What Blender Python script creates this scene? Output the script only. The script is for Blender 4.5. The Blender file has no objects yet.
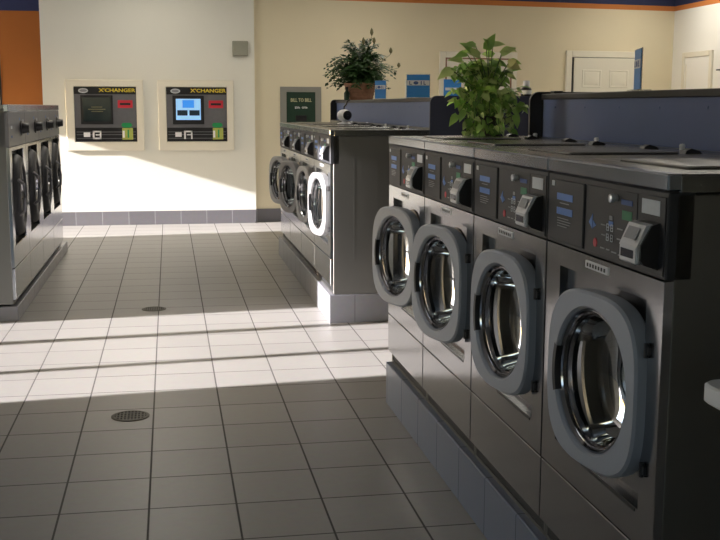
import bpy, bmesh, math, random
from mathutils import Vector, Matrix, Euler
random.seed(7)
PI = math.pi
S = bpy.context.scene
COL = S.collection

# ------------------------------------------------------------------ materials
def new_mat(name):
    m = bpy.data.materials.new(name); m.use_nodes = True
    nt = m.node_tree; nt.nodes.clear()
    out = nt.nodes.new('ShaderNodeOutputMaterial')
    b = nt.nodes.new('ShaderNodeBsdfPrincipled')
    nt.links.new(b.outputs[0], out.inputs[0])
    return m, nt, b

def pmat(name, col, rough=.5, metal=0., noise=0., nscale=8., bump=0., bscale=60., coat=0., spec=.5, emis=None, estr=0.):
    """principled material with a procedural noise variation in colour and a fine bump"""
    m, nt, b = new_mat(name)
    b.inputs['Base Color'].default_value = (*col, 1)
    b.inputs['Roughness'].default_value = rough
    b.inputs['Metallic'].default_value = metal
    b.inputs['Specular IOR Level'].default_value = spec
    b.inputs['Coat Weight'].default_value = coat
    tc = nt.nodes.new('ShaderNodeTexCoord')
    if noise > 0:
        n = nt.nodes.new('ShaderNodeTexNoise'); n.inputs['Scale'].default_value = nscale; n.inputs['Detail'].default_value = 4
        nt.links.new(tc.outputs['Object'], n.inputs['Vector'])
        r = nt.nodes.new('ShaderNodeMix'); r.data_type = 'RGBA'
        r.inputs['A'].default_value = (*[c*(1-noise) for c in col], 1)
        r.inputs['B'].default_value = (*[min(1, c*(1+noise)) for c in col], 1)
        nt.links.new(n.outputs['Fac'], r.inputs['Factor'])
        nt.links.new(r.outputs['Result'], b.inputs['Base Color'])
    if bump > 0:
        n = nt.nodes.new('ShaderNodeTexNoise'); n.inputs['Scale'].default_value = bscale; n.inputs['Detail'].default_value = 3
        nt.links.new(tc.outputs['Object'], n.inputs['Vector'])
        bp = nt.nodes.new('ShaderNodeBump'); bp.inputs['Strength'].default_value = bump; bp.inputs['Distance'].default_value = .002
        nt.links.new(n.outputs['Fac'], bp.inputs['Height']); nt.links.new(bp.outputs[0], b.inputs['Normal'])
    if emis:
        b.inputs['Emission Color'].default_value = (*emis, 1); b.inputs['Emission Strength'].default_value = estr
    return m

def steel(name, col, rough=.3, aniso_axis='Z', wav=.02, var=.03):
    """brushed stainless steel: stretched noise drives roughness and a small bump"""
    m, nt, b = new_mat(name)
    b.inputs['Base Color'].default_value = (*col, 1); b.inputs['Metallic'].default_value = 1.
    tc = nt.nodes.new('ShaderNodeTexCoord'); mp = nt.nodes.new('ShaderNodeMapping')
    sc = {'Z': (220, 220, 3), 'X': (3, 220, 220), 'Y': (220, 3, 220)}[aniso_axis]
    mp.inputs['Scale'].default_value = sc
    nt.links.new(tc.outputs['Object'], mp.inputs[0])
    n = nt.nodes.new('ShaderNodeTexNoise'); n.inputs['Scale'].default_value = 1.; n.inputs['Detail'].default_value = 2
    nt.links.new(mp.outputs[0], n.inputs['Vector'])
    mr = nt.nodes.new('ShaderNodeMapRange'); mr.inputs['To Min'].default_value = rough-var; mr.inputs['To Max'].default_value = rough+var
    nt.links.new(n.outputs['Fac'], mr.inputs['Value']); nt.links.new(mr.outputs[0], b.inputs['Roughness'])
    n2 = nt.nodes.new('ShaderNodeTexNoise'); n2.inputs['Scale'].default_value = 3.5; n2.inputs['Detail'].default_value = 1
    nt.links.new(tc.outputs['Object'], n2.inputs['Vector'])
    bp = nt.nodes.new('ShaderNodeBump'); bp.inputs['Strength'].default_value = wav*5; bp.inputs['Distance'].default_value = .01
    nt.links.new(n2.outputs['Fac'], bp.inputs['Height']); nt.links.new(bp.outputs[0], b.inputs['Normal'])
    return m

def tile_mat(name, u, v, u0, v0, pu, pv, c1, c2, grout, gw, rough, spec=.5, grough=.9):
    """square stacked tiles; u and v pick the world axes the grid runs along"""
    m, nt, b = new_mat(name)
    tc = nt.nodes.new('ShaderNodeTexCoord'); sp = nt.nodes.new('ShaderNodeSeparateXYZ'); cb = nt.nodes.new('ShaderNodeCombineXYZ')
    nt.links.new(tc.outputs['Object'], sp.inputs[0])
    for ax, off, k in ((u, u0, 'X'), (v, v0, 'Y')):
        a = nt.nodes.new('ShaderNodeMath'); a.operation = 'SUBTRACT'; a.inputs[1].default_value = off
        nt.links.new(sp.outputs[ax], a.inputs[0]); nt.links.new(a.outputs[0], cb.inputs[k])
    br = nt.nodes.new('ShaderNodeTexBrick'); br.offset = 0; br.squash = 1
    br.inputs['Scale'].default_value = 1; br.inputs['Brick Width'].default_value = pu; br.inputs['Row Height'].default_value = pv
    br.inputs['Mortar Size'].default_value = gw; br.inputs['Mortar Smooth'].default_value = .15; br.inputs['Bias'].default_value = 0
    br.inputs['Color1'].default_value = (*c1, 1); br.inputs['Color2'].default_value = (*c2, 1); br.inputs['Mortar'].default_value = (*grout, 1)
    nt.links.new(cb.outputs[0], br.inputs['Vector'])
    n = nt.nodes.new('ShaderNodeTexNoise'); n.inputs['Scale'].default_value = 30; n.inputs['Detail'].default_value = 5
    nt.links.new(tc.outputs['Object'], n.inputs['Vector'])
    mx = nt.nodes.new('ShaderNodeMix'); mx.data_type = 'RGBA'; mx.blend_type = 'MULTIPLY'; mx.inputs['Factor'].default_value = .18
    nt.links.new(br.outputs['Color'], mx.inputs['A']); nt.links.new(n.outputs['Color'], mx.inputs['B'])
    nt.links.new(mx.outputs['Result'], b.inputs['Base Color'])
    rr = nt.nodes.new('ShaderNodeMapRange'); rr.inputs['To Min'].default_value = rough; rr.inputs['To Max'].default_value = grough
    nt.links.new(br.outputs['Fac'], rr.inputs['Value']); nt.links.new(rr.outputs[0], b.inputs['Roughness'])
    b.inputs['Specular IOR Level'].default_value = spec
    iv = nt.nodes.new('ShaderNodeMath'); iv.operation = 'MULTIPLY_ADD'; iv.inputs[1].default_value = -1; iv.inputs[2].default_value = 1
    nt.links.new(br.outputs['Fac'], iv.inputs[0])
    n3 = nt.nodes.new('ShaderNodeTexNoise'); n3.inputs['Scale'].default_value = 5
    nt.links.new(tc.outputs['Object'], n3.inputs['Vector'])
    ad = nt.nodes.new('ShaderNodeMath'); ad.operation = 'MULTIPLY_ADD'; ad.inputs[1].default_value = .15
    nt.links.new(n3.outputs['Fac'], ad.inputs[0]); nt.links.new(iv.outputs[0], ad.inputs[2])
    bp = nt.nodes.new('ShaderNodeBump'); bp.inputs['Strength'].default_value = .5; bp.inputs['Distance'].default_value = .002
    nt.links.new(ad.outputs[0], bp.inputs['Height']); nt.links.new(bp.outputs[0], b.inputs['Normal'])
    return m

def glass_mat(name, tint=(.9, .93, .95), gloss=.12):
    m = bpy.data.materials.new(name); m.use_nodes = True
    nt = m.node_tree; nt.nodes.clear()
    out = nt.nodes.new('ShaderNodeOutputMaterial')
    t = nt.nodes.new('ShaderNodeBsdfTransparent'); t.inputs[0].default_value = (*tint, 1)
    g = nt.nodes.new('ShaderNodeBsdfGlossy'); g.inputs['Roughness'].default_value = .03
    lw = nt.nodes.new('ShaderNodeLayerWeight'); lw.inputs['Blend'].default_value = .35
    mr = nt.nodes.new('ShaderNodeMapRange'); mr.inputs['To Min'].default_value = gloss; mr.inputs['To Max'].default_value = .9
    mx = nt.nodes.new('ShaderNodeMixShader')
    nt.links.new(lw.outputs['Fresnel'], mr.inputs['Value']); nt.links.new(mr.outputs[0], mx.inputs[0])
    nt.links.new(t.outputs[0], mx.inputs[1]); nt.links.new(g.outputs[0], mx.inputs[2]); nt.links.new(mx.outputs[0], out.inputs[0])
    return m

M = {}
TILE1, TILE2, GROUT = (.30, .285, .262), (.325, .31, .285), (.10, .093, .085)
M['floor'] = tile_mat('floor_tile', 'X', 'Y', -.103, .13, .3125, .3285, TILE1, TILE2, GROUT, .0040, .38, .5)
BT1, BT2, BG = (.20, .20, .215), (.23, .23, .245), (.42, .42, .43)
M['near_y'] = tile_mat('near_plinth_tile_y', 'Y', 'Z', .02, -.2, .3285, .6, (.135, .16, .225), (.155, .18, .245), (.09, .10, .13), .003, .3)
M['base_y'] = tile_mat('plinth_tile_y', 'Y', 'Z', .02, -.2, .3285, .6, BT1, BT2, (.13, .13, .14), .003, .3)
M['base_x'] = tile_mat('plinth_tile_x', 'X', 'Z', 1.195, -.2, .3125, .6, BT1, BT2, (.13, .13, .14), .003, .3)
M['skirt'] = tile_mat('skirting_tile', 'X', 'Z', .12, -.2, .3125, .6, (.17, .165, .18), (.2, .195, .21), BG, .0025, .35)
M['wall'] = pmat('cream_wall_paint', (.78, .77, .69), .75, noise=.03, nscale=2, bump=.15, bscale=180, spec=.3)
M['wall_warm'] = pmat('warm_cream_wall_paint', (.78, .70, .51), .75, noise=.03, nscale=2, bump=.15, bscale=180, spec=.3)
M['wall_lit'] = pmat('lit_wall_paint', (.88, .87, .82), .7, noise=.02, nscale=2, bump=.15, bscale=180, spec=.3)  # paler than the other walls, standing in for light on the right wall
M['orange'] = pmat('orange_wall_paint', (.40, .135, .028), .7, noise=.05, nscale=3, bump=.1, bscale=150, spec=.3)
M['stripe'] = pmat('orange_stripe_paint', (.62, .22, .06), .7, noise=.05, nscale=3, spec=.3)
M['navy'] = pmat('navy_wall_paint', (.035, .045, .12), .7, noise=.05, nscale=3, spec=.3)
M['ceiling'] = pmat('ceiling_board', (.72, .71, .68), .9, noise=.04, nscale=40, bump=.3, bscale=90)
M['trimpaint'] = pmat('cream_gloss_trim', (.80, .76, .64), .45, noise=.02)
M['doorpaint'] = pmat('cream_door_paint', (.80, .77, .66), .45, noise=.02)
M['brown'] = pmat('brown_edge_trim', (.28, .15, .09), .5, noise=.1)
M['steel'] = steel('stainless_front', (.40, .405, .42), .17, 'Z', .012)
M['steelh'] = steel('stainless_brushed_level', (.36, .395, .46), .18, 'X', .02, .01)
M['steeltop'] = steel('stainless_lid', (.24, .24, .235), .27, 'X', .02, .01)
M['side'] = steel('cabinet_side_metal', (.215, .21, .195), .42, 'Z', .02)
M['ring'] = pmat('grey_door_rim', (.315, .34, .39), .42, metal=.2, noise=.04, nscale=20, bump=.05, bscale=200)
M['ringlight'] = pmat('pale_grey_door_rim', (.29, .29, .285), .36, metal=.2, noise=.04, nscale=20)
M['chrome'] = pmat('chrome', (.42, .42, .44), .12, metal=1, noise=.03)
M['drum'] = pmat('drum_steel', (.09, .09, .095), .18, metal=1, noise=.1, nscale=30)
M['gasket'] = pmat('door_opening_collar', (.40, .33, .25), .35, metal=.6, noise=.08)
M['rubber'] = pmat('black_rubber', (.012, .012, .012), .55, noise=.1)
M['black'] = pmat('black_plastic', (.013, .013, .015), .32, noise=.1, nscale=12)
M['panel'] = pmat('dark_control_panel', (.026, .027, .031), .5, noise=.12, nscale=10)
M['blackpaint'] = pmat('black_edge_laminate', (.010, .010, .012), .4, noise=.1)
M['bulk'] = pmat('blue_laminate', (.070, .105, .235), .45, noise=.08, nscale=5, bump=.08, bscale=120)
M['bulkend'] = pmat('dark_navy_laminate', (.020, .024, .042), .45, noise=.08, nscale=5)
M['white'] = pmat('white_plastic', (.82, .82, .84), .35, noise=.02)
M['whitelab'] = pmat('white_label', (.62, .66, .70), .5, noise=.08, nscale=90)
M['bluelab'] = pmat('blue_label', (.12, .25, .62), .45, noise=.12, nscale=80)
M['darkblue'] = pmat('dark_blue_label', (.04, .09, .28), .45, noise=.1, nscale=80)
M['greenlab'] = pmat('green_label', (.03, .22, .10), .45, noise=.12, nscale=80)
M['redlab'] = pmat('red_label', (.55, .03, .05), .45, noise=.06)
M['yellow'] = pmat('yellow_print', (.72, .56, .05), .5, noise=.05)
M['silver'] = pmat('silver_plastic', (.66, .68, .71), .3, metal=.6, noise=.05)
M['slot'] = pmat('slot_dark', (.008, .010, .03), .2, noise=.1)
M['greyprint'] = pmat('grey_print', (.30, .31, .33), .5, noise=.1)
M['panelgrey'] = pmat('changer_grey_panel', (.17, .17, .185), .35, metal=.4, noise=.12, nscale=25)
M['screenoff'] = pmat('dark_screen', (.018, .028, .03), .12, noise=.3, nscale=12)
M['screenlit'] = pmat('lit_screen', (.2, .45, .8), .2, emis=(.38, .66, 1.0), estr=.55)
M['screenicon'] = pmat('lit_screen_icon', (.03, .2, .7), .2, emis=(.05, .30, .85), estr=.6)
M['screenbtn'] = pmat('screen_button', (.02, .04, .07), .2, noise=.1)
M['green'] = pmat('green_arrow', (.02, .30, .10), .4, noise=.05)
M['yelgreen'] = pmat('yellow_green_sticker', (.42, .46, .10), .5, noise=.3, nscale=60)
M['creamprint'] = pmat('cream_print', (.52, .50, .30), .5, noise=.05)
M['deepgreen'] = pmat('deep_green_panel', (.008, .034, .018), .4, noise=.15, nscale=20)
M['wallgrey'] = pmat('grey_surround', (.25, .245, .22), .5, noise=.05)
M['signblue'] = pmat('blue_sign_print', (.03, .22, .62), .35, noise=.12, nscale=14)
M['acrylic'] = glass_mat('clear_acrylic', (.95, .97, .98), .08)
M['glass'] = glass_mat('door_glass', (.62, .66, .68), .06)
M['pane'] = glass_mat('window_glass', (.97, .98, .98), .04)
M['taupe'] = pmat('taupe_plastic', (.30, .30, .24), .5, noise=.06)
M['basket'] = pmat('basket_brown', (.30, .15, .085), .7, noise=.35, nscale=45, bump=.5, bscale=60)
M['soil'] = pmat('potting_soil', (.03, .02, .014), .95, noise=.4, nscale=60, bump=.6)
M['fern'] = pmat('dark_fern_leaf', (.024, .066, .014), .5, noise=.5, nscale=14)
M['bud'] = pmat('brown_green_bud', (.17, .16, .07), .6, noise=.25)
M['vine'] = pmat('pothos_leaf', (.34, .57, .12), .38, noise=.55, nscale=9)
M['vinedark'] = pmat('deep_pothos_leaf', (.17, .34, .06), .4, noise=.4, nscale=9)
M['vinelit'] = pmat('lit_pothos_leaf', (.62, .76, .28), .38, noise=.3, nscale=9)  # extra-light green puts light into leaves that receive little
M['paleleaf'] = pmat('pale_yellow_leaf', (.66, .66, .26), .4, noise=.15)
M['stem'] = pmat('green_stem', (.10, .17, .05), .5, noise=.2)
M['tray'] = pmat('dark_bronze_tray', (.055, .05, .04), .4, noise=.2)
M['drain'] = pmat('drain_metal', (.075, .068, .05), .45, metal=.6, noise=.3, nscale=40)
M['alu'] = pmat('aluminium_frame', (.35, .35, .35), .4, metal=.7, noise=.04)
M['pave'] = pmat('outdoor_paving', (.42, .40, .37), .9, noise=.12, nscale=3)
M['stucco'] = pmat('outdoor_stucco', (.40, .37, .32), .9, noise=.06, nscale=4)
M['lightpanel'] = pmat('added_light_diffuser', (.9, .9, .85), .4, emis=(1, .93, .80), estr=8.)

# ------------------------------------------------------------------ mesh helpers
def bm_():
    return bmesh.new()

def box(bm, x0, x1, y0, y1, z0, z1, bev=0., seg=1):
    r = bmesh.ops.create_cube(bm, size=1.)
    vs = r['verts']
    for v in vs:
        v.co = Vector((x0+(v.co.x+.5)*(x1-x0), y0+(v.co.y+.5)*(y1-y0), z0+(v.co.z+.5)*(z1-z0)))
    if bev > 0:
        es = set(e for v in vs for e in v.link_edges)
        bmesh.ops.bevel(bm, geom=list(es), offset=bev, segments=seg, affect='EDGES', profile=.5)
    return vs

def loft(bm, loops, cap0=False, cap1=False, closed=True):
    """bridge equal-length point loops; returns the vertex loops"""
    L = [[bm.verts.new(p) for p in lp] for lp in loops]
    n = len(L[0])
    for a, b in zip(L, L[1:]):
        for i in range(n if closed else n-1):
            j = (i+1) % n
            try: bm.faces.new((a[i], a[j], b[j], b[i]))
            except ValueError: pass
    if cap0: bm.faces.new(list(reversed(L[0])))
    if cap1: bm.faces.new(L[-1])
    return L

def lathe(bm, prof, n=32, axis='Z', c=(0, 0, 0), sx=1., sy=1., cap0=False, cap1=False):
    loops = []
    for r, h in prof:
        lp = []
        for i in range(n):
            t = 2*PI*i/n; a, b = r*math.cos(t)*sx, r*math.sin(t)*sy
            p = {'Z': (a, b, h), 'Y': (a, h, b), 'X': (h, a, b)}[axis]
            lp.append((c[0]+p[0], c[1]+p[1], c[2]+p[2]))
        loops.append(lp)
    loft(bm, loops, cap0, cap1)

def tube(bm, pts, r, n=8, taper=None):
    pts = [Vector(p) for p in pts]; loops = []
    for i, p in enumerate(pts):
        d = (pts[min(i+1, len(pts)-1)]-pts[max(i-1, 0)]).normalized()
        u = d.cross(Vector((.13, .21, .97))).normalized(); w = d.cross(u)
        rr = r if taper is None else r*(1+(taper-1)*i/(len(pts)-1))
        loops.append([p+u*rr*math.cos(2*PI*k/n)+w*rr*math.sin(2*PI*k/n) for k in range(n)])
    loft(bm, loops, True, True)

def prism(bm, pts, d, axis='Y', at=0.):
    """extrude a 2D outline by d along an axis, starting at 'at'"""
    def P(a, b, h): return {'Y': (a, h, b), 'X': (h, a, b), 'Z': (a, b, h)}[axis]
    loft(bm, [[P(a, b, at) for a, b in pts], [P(a, b, at+d) for a, b in pts]], True, True)

def smooth(me, ang=35):
    me.polygons.foreach_set('use_smooth', [True]*len(me.polygons))
    try: me.set_sharp_from_angle(angle=math.radians(ang))
    except Exception: pass

def obj(name, bm, mat, parent=None, loc=(0, 0, 0), rot=(0, 0, 0), sm=True, ang=35):
    bmesh.ops.remove_doubles(bm, verts=bm.verts[:], dist=1e-6)
    bmesh.ops.recalc_face_normals(bm, faces=bm.faces[:])
    me = bpy.data.meshes.new(name); bm.to_mesh(me); bm.free()
    if sm: smooth(me, ang)
    for m in (mat if isinstance(mat, (list, tuple)) else [mat]): me.materials.append(m)
    o = bpy.data.objects.new(name, me); COL.objects.link(o)
    o.parent = parent; o.location = loc; o.rotation_euler = rot
    return o

def boxo(name, x0, x1, y0, y1, z0, z1, mat, parent=None, bev=0.):
    bm = bm_(); box(bm, x0, x1, y0, y1, z0, z1, bev); return obj(name, bm, mat, parent)

def tag(o, label=None, cat=None, group=None, kind=None):
    if label: o['label'] = label
    if cat: o['category'] = cat
    if group: o['group'] = group
    if kind: o['kind'] = kind
    return o

def empty(name, loc, rz=0, label=None, cat=None, group=None):
    o = bpy.data.objects.new(name, None); COL.objects.link(o)
    o.empty_display_size = .1; o.location = loc; o.rotation_euler = (0, 0, rz)
    return tag(o, label, cat, group)

def struct(o, label=None, cat=None):
    return tag(o, label, cat, None, 'structure')

def kids(o): return [c for c in bpy.data.objects if c.parent == o]

def copy_tree(o, parent=None):
    ch = kids(o)
    c = o.copy(); COL.objects.link(c); c.parent = parent
    for k in ch: copy_tree(k, c)
    return c

def text_mesh(name, body, size, mat, parent, loc, rot, ext=.0008, align='CENTER', sx=1.):
    cu = bpy.data.curves.new(name, 'FONT'); cu.body = body; cu.size = size; cu.extrude = ext
    cu.align_x = align; cu.align_y = 'CENTER'; cu.resolution_u = 2; cu.offset = size*.025
    t = bpy.data.objects.new(name, cu); COL.objects.link(t)
    dg = bpy.context.evaluated_depsgraph_get(); dg.update()
    me = bpy.data.meshes.new_from_object(t.evaluated_get(dg))
    bpy.data.objects.remove(t); bpy.data.curves.remove(cu)
    me.materials.clear(); me.materials.append(mat)
    o = bpy.data.objects.new(name, me); COL.objects.link(o)
    o.parent = parent; o.location = loc; o.rotation_euler = rot; o.scale = (sx, 1, 1)
    return o

# ------------------------------------------------------------------ setting
XW = -4.2            # window wall on the left
XR = 6.85            # right-hand wall
YF = -4.0            # wall behind the camera
CZ = 3.05
YB = 13.25           # back wall, left block
SL = .12             # slope of the right part of the back wall
def yback(x): return 13.33+SL*(x-1.04)

bm = bm_(); box(bm, XW-.2, XR+.2, YF-.2, 17.2, -.1, 0); struct(obj('floor', bm, M['floor'], sm=False), 'grey ceramic tile floor with dark grout', 'floor')
bm = bm_(); box(bm, XW-.2, XR+.2, YF-.2, 17.2, CZ, CZ+.1); struct(obj('ceiling', bm, M['ceiling'], sm=False), 'pale ceiling above the laundry room', 'ceiling')

# back wall: cream block with the change machines (solid pier), then the slanted warm part
bm = bm_(); box(bm, -1.46, 1.04, YB, 16.8, 0, CZ); struct(obj('wall_back', bm, M['wall'], sm=False), 'pale cream back wall with two change machines in it', 'wall')
bm = bm_()
x0, x1 = 1.04, XR
prism(bm, [(x0, yback(x0)), (x1, yback(x1)), (x1, yback(x1)+.3), (x0, yback(x0)+.3)], 2.73, 'Z', 0)
struct(obj('wall_back_right', bm, M['wall_warm'], sm=False), 'warm cream back wall behind the right-hand washers', 'wall')
bm = bm_()
prism(bm, [(x0, yback(x0)), (x1, yback(x1)), (x1, yback(x1)+.3), (x0, yback(x0)+.3)], .065, 'Z', 2.73)
struct(obj('trim_1', bm, M['stripe'], sm=False), 'thin orange painted band high on the back wall', 'wall stripe')
bm = bm_()
prism(bm, [(x0, yback(x0)), (x1, yback(x1)), (x1, yback(x1)+.3), (x0, yback(x0)+.3)], CZ-2.795, 'Z', 2.795)
struct(obj('trim_2', bm, M['navy'], sm=False), 'navy painted band above the orange stripe on the back wall', 'wall stripe')
# orange wall far left
YO = 15.0
boxo_ = boxo('wall_back_left', XW, -1.46, YO, YO+.2, 0, 2.665, M['orange']); struct(boxo_, 'orange painted wall beyond the left row', 'wall')
struct(boxo('trim_3', XW, -1.46, YO, YO+.2, 2.665, CZ, M['navy']), 'navy painted band above the orange wall', 'wall stripe')
# right wall
struct(boxo('wall_right', XR, XR+.2, YF-.2, 17.2, 0, 2.73, M['wall_lit']), 'right-hand wall at the far corner, painted paler as if lit', 'wall')
struct(boxo('trim_4', XR, XR+.2, YF-.2, 17.2, 2.73, 2.795, M['stripe']), 'thin orange painted band high on the right wall', 'wall stripe')
struct(boxo('trim_5', XR, XR+.2, YF-.2, 17.2, 2.795, CZ, M['navy']), 'navy painted band above the orange stripe on the right wall', 'wall stripe')

# window wall on the left: piers and openings (cut-through openings, some added for their daylight)
def window_wall(name, axis, pos, th, lo, hi, openings, label):
    """openings: (a0, a1, z0, z1, [mullion positions])"""
    bm = bm_()
    def bx(a0, a1, z0, z1):
        if a1-a0 < 1e-4 or z1-z0 < 1e-4: return
        if axis == 'X': box(bm, pos-th, pos, a0, a1, z0, z1)
        else: box(bm, a0, a1, pos-th, pos, z0, z1)
    a = lo
    for (a0, a1, z0, z1, mu) in openings:
        bx(a, a0, 0, CZ); bx(a0, a1, 0, z0); bx(a0, a1, z1, CZ); a = a1
    bx(a, hi, 0, CZ)
    return struct(obj(name, bm, M['wall'], sm=False), label, 'wall')

SX = .113; K = .475-.014
opsL = [(-2.5, 2.2, 1.3, 2.5, [-1., .6]), (5.315-K, 7.40-K, .08, 2.85, [5.965-K, 6.73-K]), (12.10-K, 13.6, .08, 2.06, [])]  # first opening added for sky light; the others follow the sun patches
window_wall('wall_left', 'X', XW, .2, YF-.2, 17.2, opsL, 'left-hand window wall')
opsF = [(-3.4, .2, .9, 2.4, [-1.6])]  # opening added behind the camera for fill daylight
window_wall('wall_front', 'Y', YF, .2, XW, XR, opsF, 'unseen wall behind the viewer with an added window')
nwin = 0
for axis, pos, ops in (('X', XW, opsL), ('Y', YF, opsF)):
    for (a0, a1, z0, z1, mu) in ops:
        nwin += 1
        bm = bm_(); f = .03
        def bx(b0, b1, c0, c1, w=.03):
            if axis == 'X': box(bm, pos-.13, pos-.13+w, b0, b1, c0, c1)
            else: box(bm, b0, b1, pos-.13, pos-.13+w, c0, c1)
        bx(a0, a1, z0, z0+f); bx(a0, a1, z1-f, z1); bx(a0, a0+f, z0, z1); bx(a1-f, a1, z0, z1)
        for j, q in enumerate(mu): bx(q-.034-.012*j, q+.034+.012*j, z0, z1)
        w = struct(obj('window_%d' % nwin, bm, M['alu'], sm=False), 'aluminium frame of an unseen window', 'window')
# outdoors: paving, and an unseen wall added to block sun at the near window
struct(boxo('ground_outside', -40, XW-.2, -30, 40, -.3, -.12, M['pave']), 'pale paving outside the windows', 'ground')
struct(boxo('sun_blocker', -8.2, -7.9, -12, 4.2, -.12, 4.6, M['stucco']), 'wall added outside to block sun from the near left window', 'wall')

# skirtings
bm = bm_(); box(bm, -1.46, 1.04, YB-.012, YB+.005, 0, .165, .002); struct(obj('baseboard_back', bm, M['skirt'], sm=False), 'grey tile skirting under the change machines', 'skirting')
bm = bm_(); prism(bm, [(1.04, yback(1.04)-.012), (XR, yback(XR)-.012), (XR, yback(XR)), (1.04, yback(1.04))], .165, 'Z', 0)
struct(obj('baseboard_back_right', bm, M['skirt'], sm=False), 'grey tile skirting along the slanted back wall', 'skirting')
struct(boxo('baseboard_right', XR-.012, XR, YF, yback(XR)-.02, 0, .165, M['base_y']), 'grey tile skirting on the right wall', 'skirting')

# tiled plinths under the rows
PR, PM, PL = .205, .190, .112
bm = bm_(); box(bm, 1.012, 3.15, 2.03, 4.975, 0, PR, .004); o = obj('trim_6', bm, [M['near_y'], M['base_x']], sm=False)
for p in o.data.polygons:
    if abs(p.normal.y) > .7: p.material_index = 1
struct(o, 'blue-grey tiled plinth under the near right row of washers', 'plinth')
bm = bm_(); box(bm, 1.023, 3.15, 6.93, 10.3, 0, PM, .004); o = obj('trim_7', bm, [M['base_y'], M['base_x']], sm=False)
for p in o.data.polygons:
    if abs(p.normal.y) > .7: p.material_index = 1
struct(o, 'grey tiled plinth under the middle row of washers', 'plinth')
bm = bm_(); box(bm, -3.1, -1.025, 7.34, 10.93, 0, PL-.012, .004); o = obj('trim_8', bm, [M['base_y'], M['base_x']], sm=False)
for p in o.data.polygons:
    if abs(p.normal.y) > .7: p.material_index = 1
struct(o, 'grey tiled plinth under the left row of washers', 'plinth')

# ------------------------------------------------------------------ washers
def rect_loop(x0, x1, z0, z1, y, n, c):
    """points on a rectangle at n equal angles about c, with the corners snapped in"""
    cx, cz = c; out = []; ang = []
    for i in range(n): ang.append(2*PI*i/n)
    for i, t in enumerate(ang):
        dx, dz = math.cos(t), math.sin(t)
        k = 1e9
        if dx > 1e-9: k = min(k, (x1-cx)/dx)
        if dx < -1e-9: k = min(k, (x0-cx)/dx)
        if dz > 1e-9: k = min(k, (z1-cz)/dz)
        if dz < -1e-9: k = min(k, (z0-cz)/dz)
        out.append([cx+dx*k, y, cz+dz*k])
    for X in (x0, x1):
        for Z in (z0, z1):
            j = min(range(n), key=lambda i: (out[i][0]-X)**2+(out[i][2]-Z)**2)
            out[j] = [X, y, Z]
    return out

def circ_loop(r, y, n, c, sx=1., sz=1.):
    return [[c[0]+r*sx*math.cos(2*PI*i/n), y, c[1]+r*sz*math.sin(2*PI*i/n)] for i in range(n)]

def sup_loop(a, b, e, y, n, c):
    o = []
    for i in range(n):
        t = 2*PI*i/n; ct, st = math.cos(t), math.sin(t)
        o.append([c[0]+math.copysign(abs(ct)**(2/e), ct)*a, y, c[1]+math.copysign(abs(st)**(2/e), st)*b])
    return o

def cabinet(W, D, H, parent, mat):
    """open-fronted metal carcass with pressed side panels"""
    t = .012; bm = bm_()
    box(bm, 0, t, .02, D, 0, H, .002); box(bm, W-t, W, .02, D, 0, H, .002)
    box(bm, t, W-t, D-t, D, 0, H); box(bm, t, W-t, .02, D-t, 0, t); box(bm, t, W-t, .02, D-t, H-t, H)
    # pressed ribs on both sides
    for s in (0, 1):
        xa, xb = ((-.0014, .0002) if s == 0 else (W-.0002, W+.0014))
        for ya, yb in ((.155, .165), (.31, .325), (.46, .47)):
            box(bm, xa, xb, ya, yb, .22, H-.16)
    return obj('cabinet', bm, mat, parent)

def front_door_panel(W, z0, z1, rec, hole, hr, parent, mat):
    """steel front with a stepped recess and the round loading opening"""
    n = 64; bm = bm_(); rx0, rx1, rz0, rz1 = rec
    d = .022
    L = loft(bm, [rect_loop(0.002, W-.002, z0, z1, .022, n, hole), rect_loop(.004, W-.004, z0+.002, z1-.002, 0, n, hole),
                  rect_loop(rx0, rx1, rz0, rz1, 0, n, hole), rect_loop(rx0+.002, rx1-.002, rz0+.002, rz1-.002, d, n, hole),
                  circ_loop(hr+.006, d, n, hole), circ_loop(hr, d+.004, n, hole), circ_loop(hr, d+.03, n, hole)])
    return obj('front_panel', bm, mat, parent, ang=30)

def drum(hole, hr, parent, z=0):
    n = 48; bm = bm_()
    prof = [(hr*.99, .05), (hr*.99, .09), (hr*1.18, .10), (hr*1.22, .13), (hr*1.22, .50), (hr*1.15, .54), (.05, .55), (.0005, .545)]
    loft(bm, [circ_loop(r, y, n, hole) for r, y in prof])
    for k in range(3):          # lifting ribs
        t = k*2*PI/3+.5
        cx, cz = hole[0]+math.cos(t)*hr*1.12, hole[1]+math.sin(t)*hr*1.12
        tube(bm, [(cx, .13, cz), (cx, .5, cz)], .035, 8)
    o = obj('drum', bm, M['drum'], parent)
    bm = bm_()
    loft(bm, [circ_loop(r, y, n, hole) for r, y in ((hr+.004, .018), (hr-.004, .012), (hr-.014, .016), (hr-.016, .05), (hr-.03, .06), (hr-.03, .075), (hr, .08))])
    obj('opening_collar', bm, M['gasket'], parent)
    return o

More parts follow.
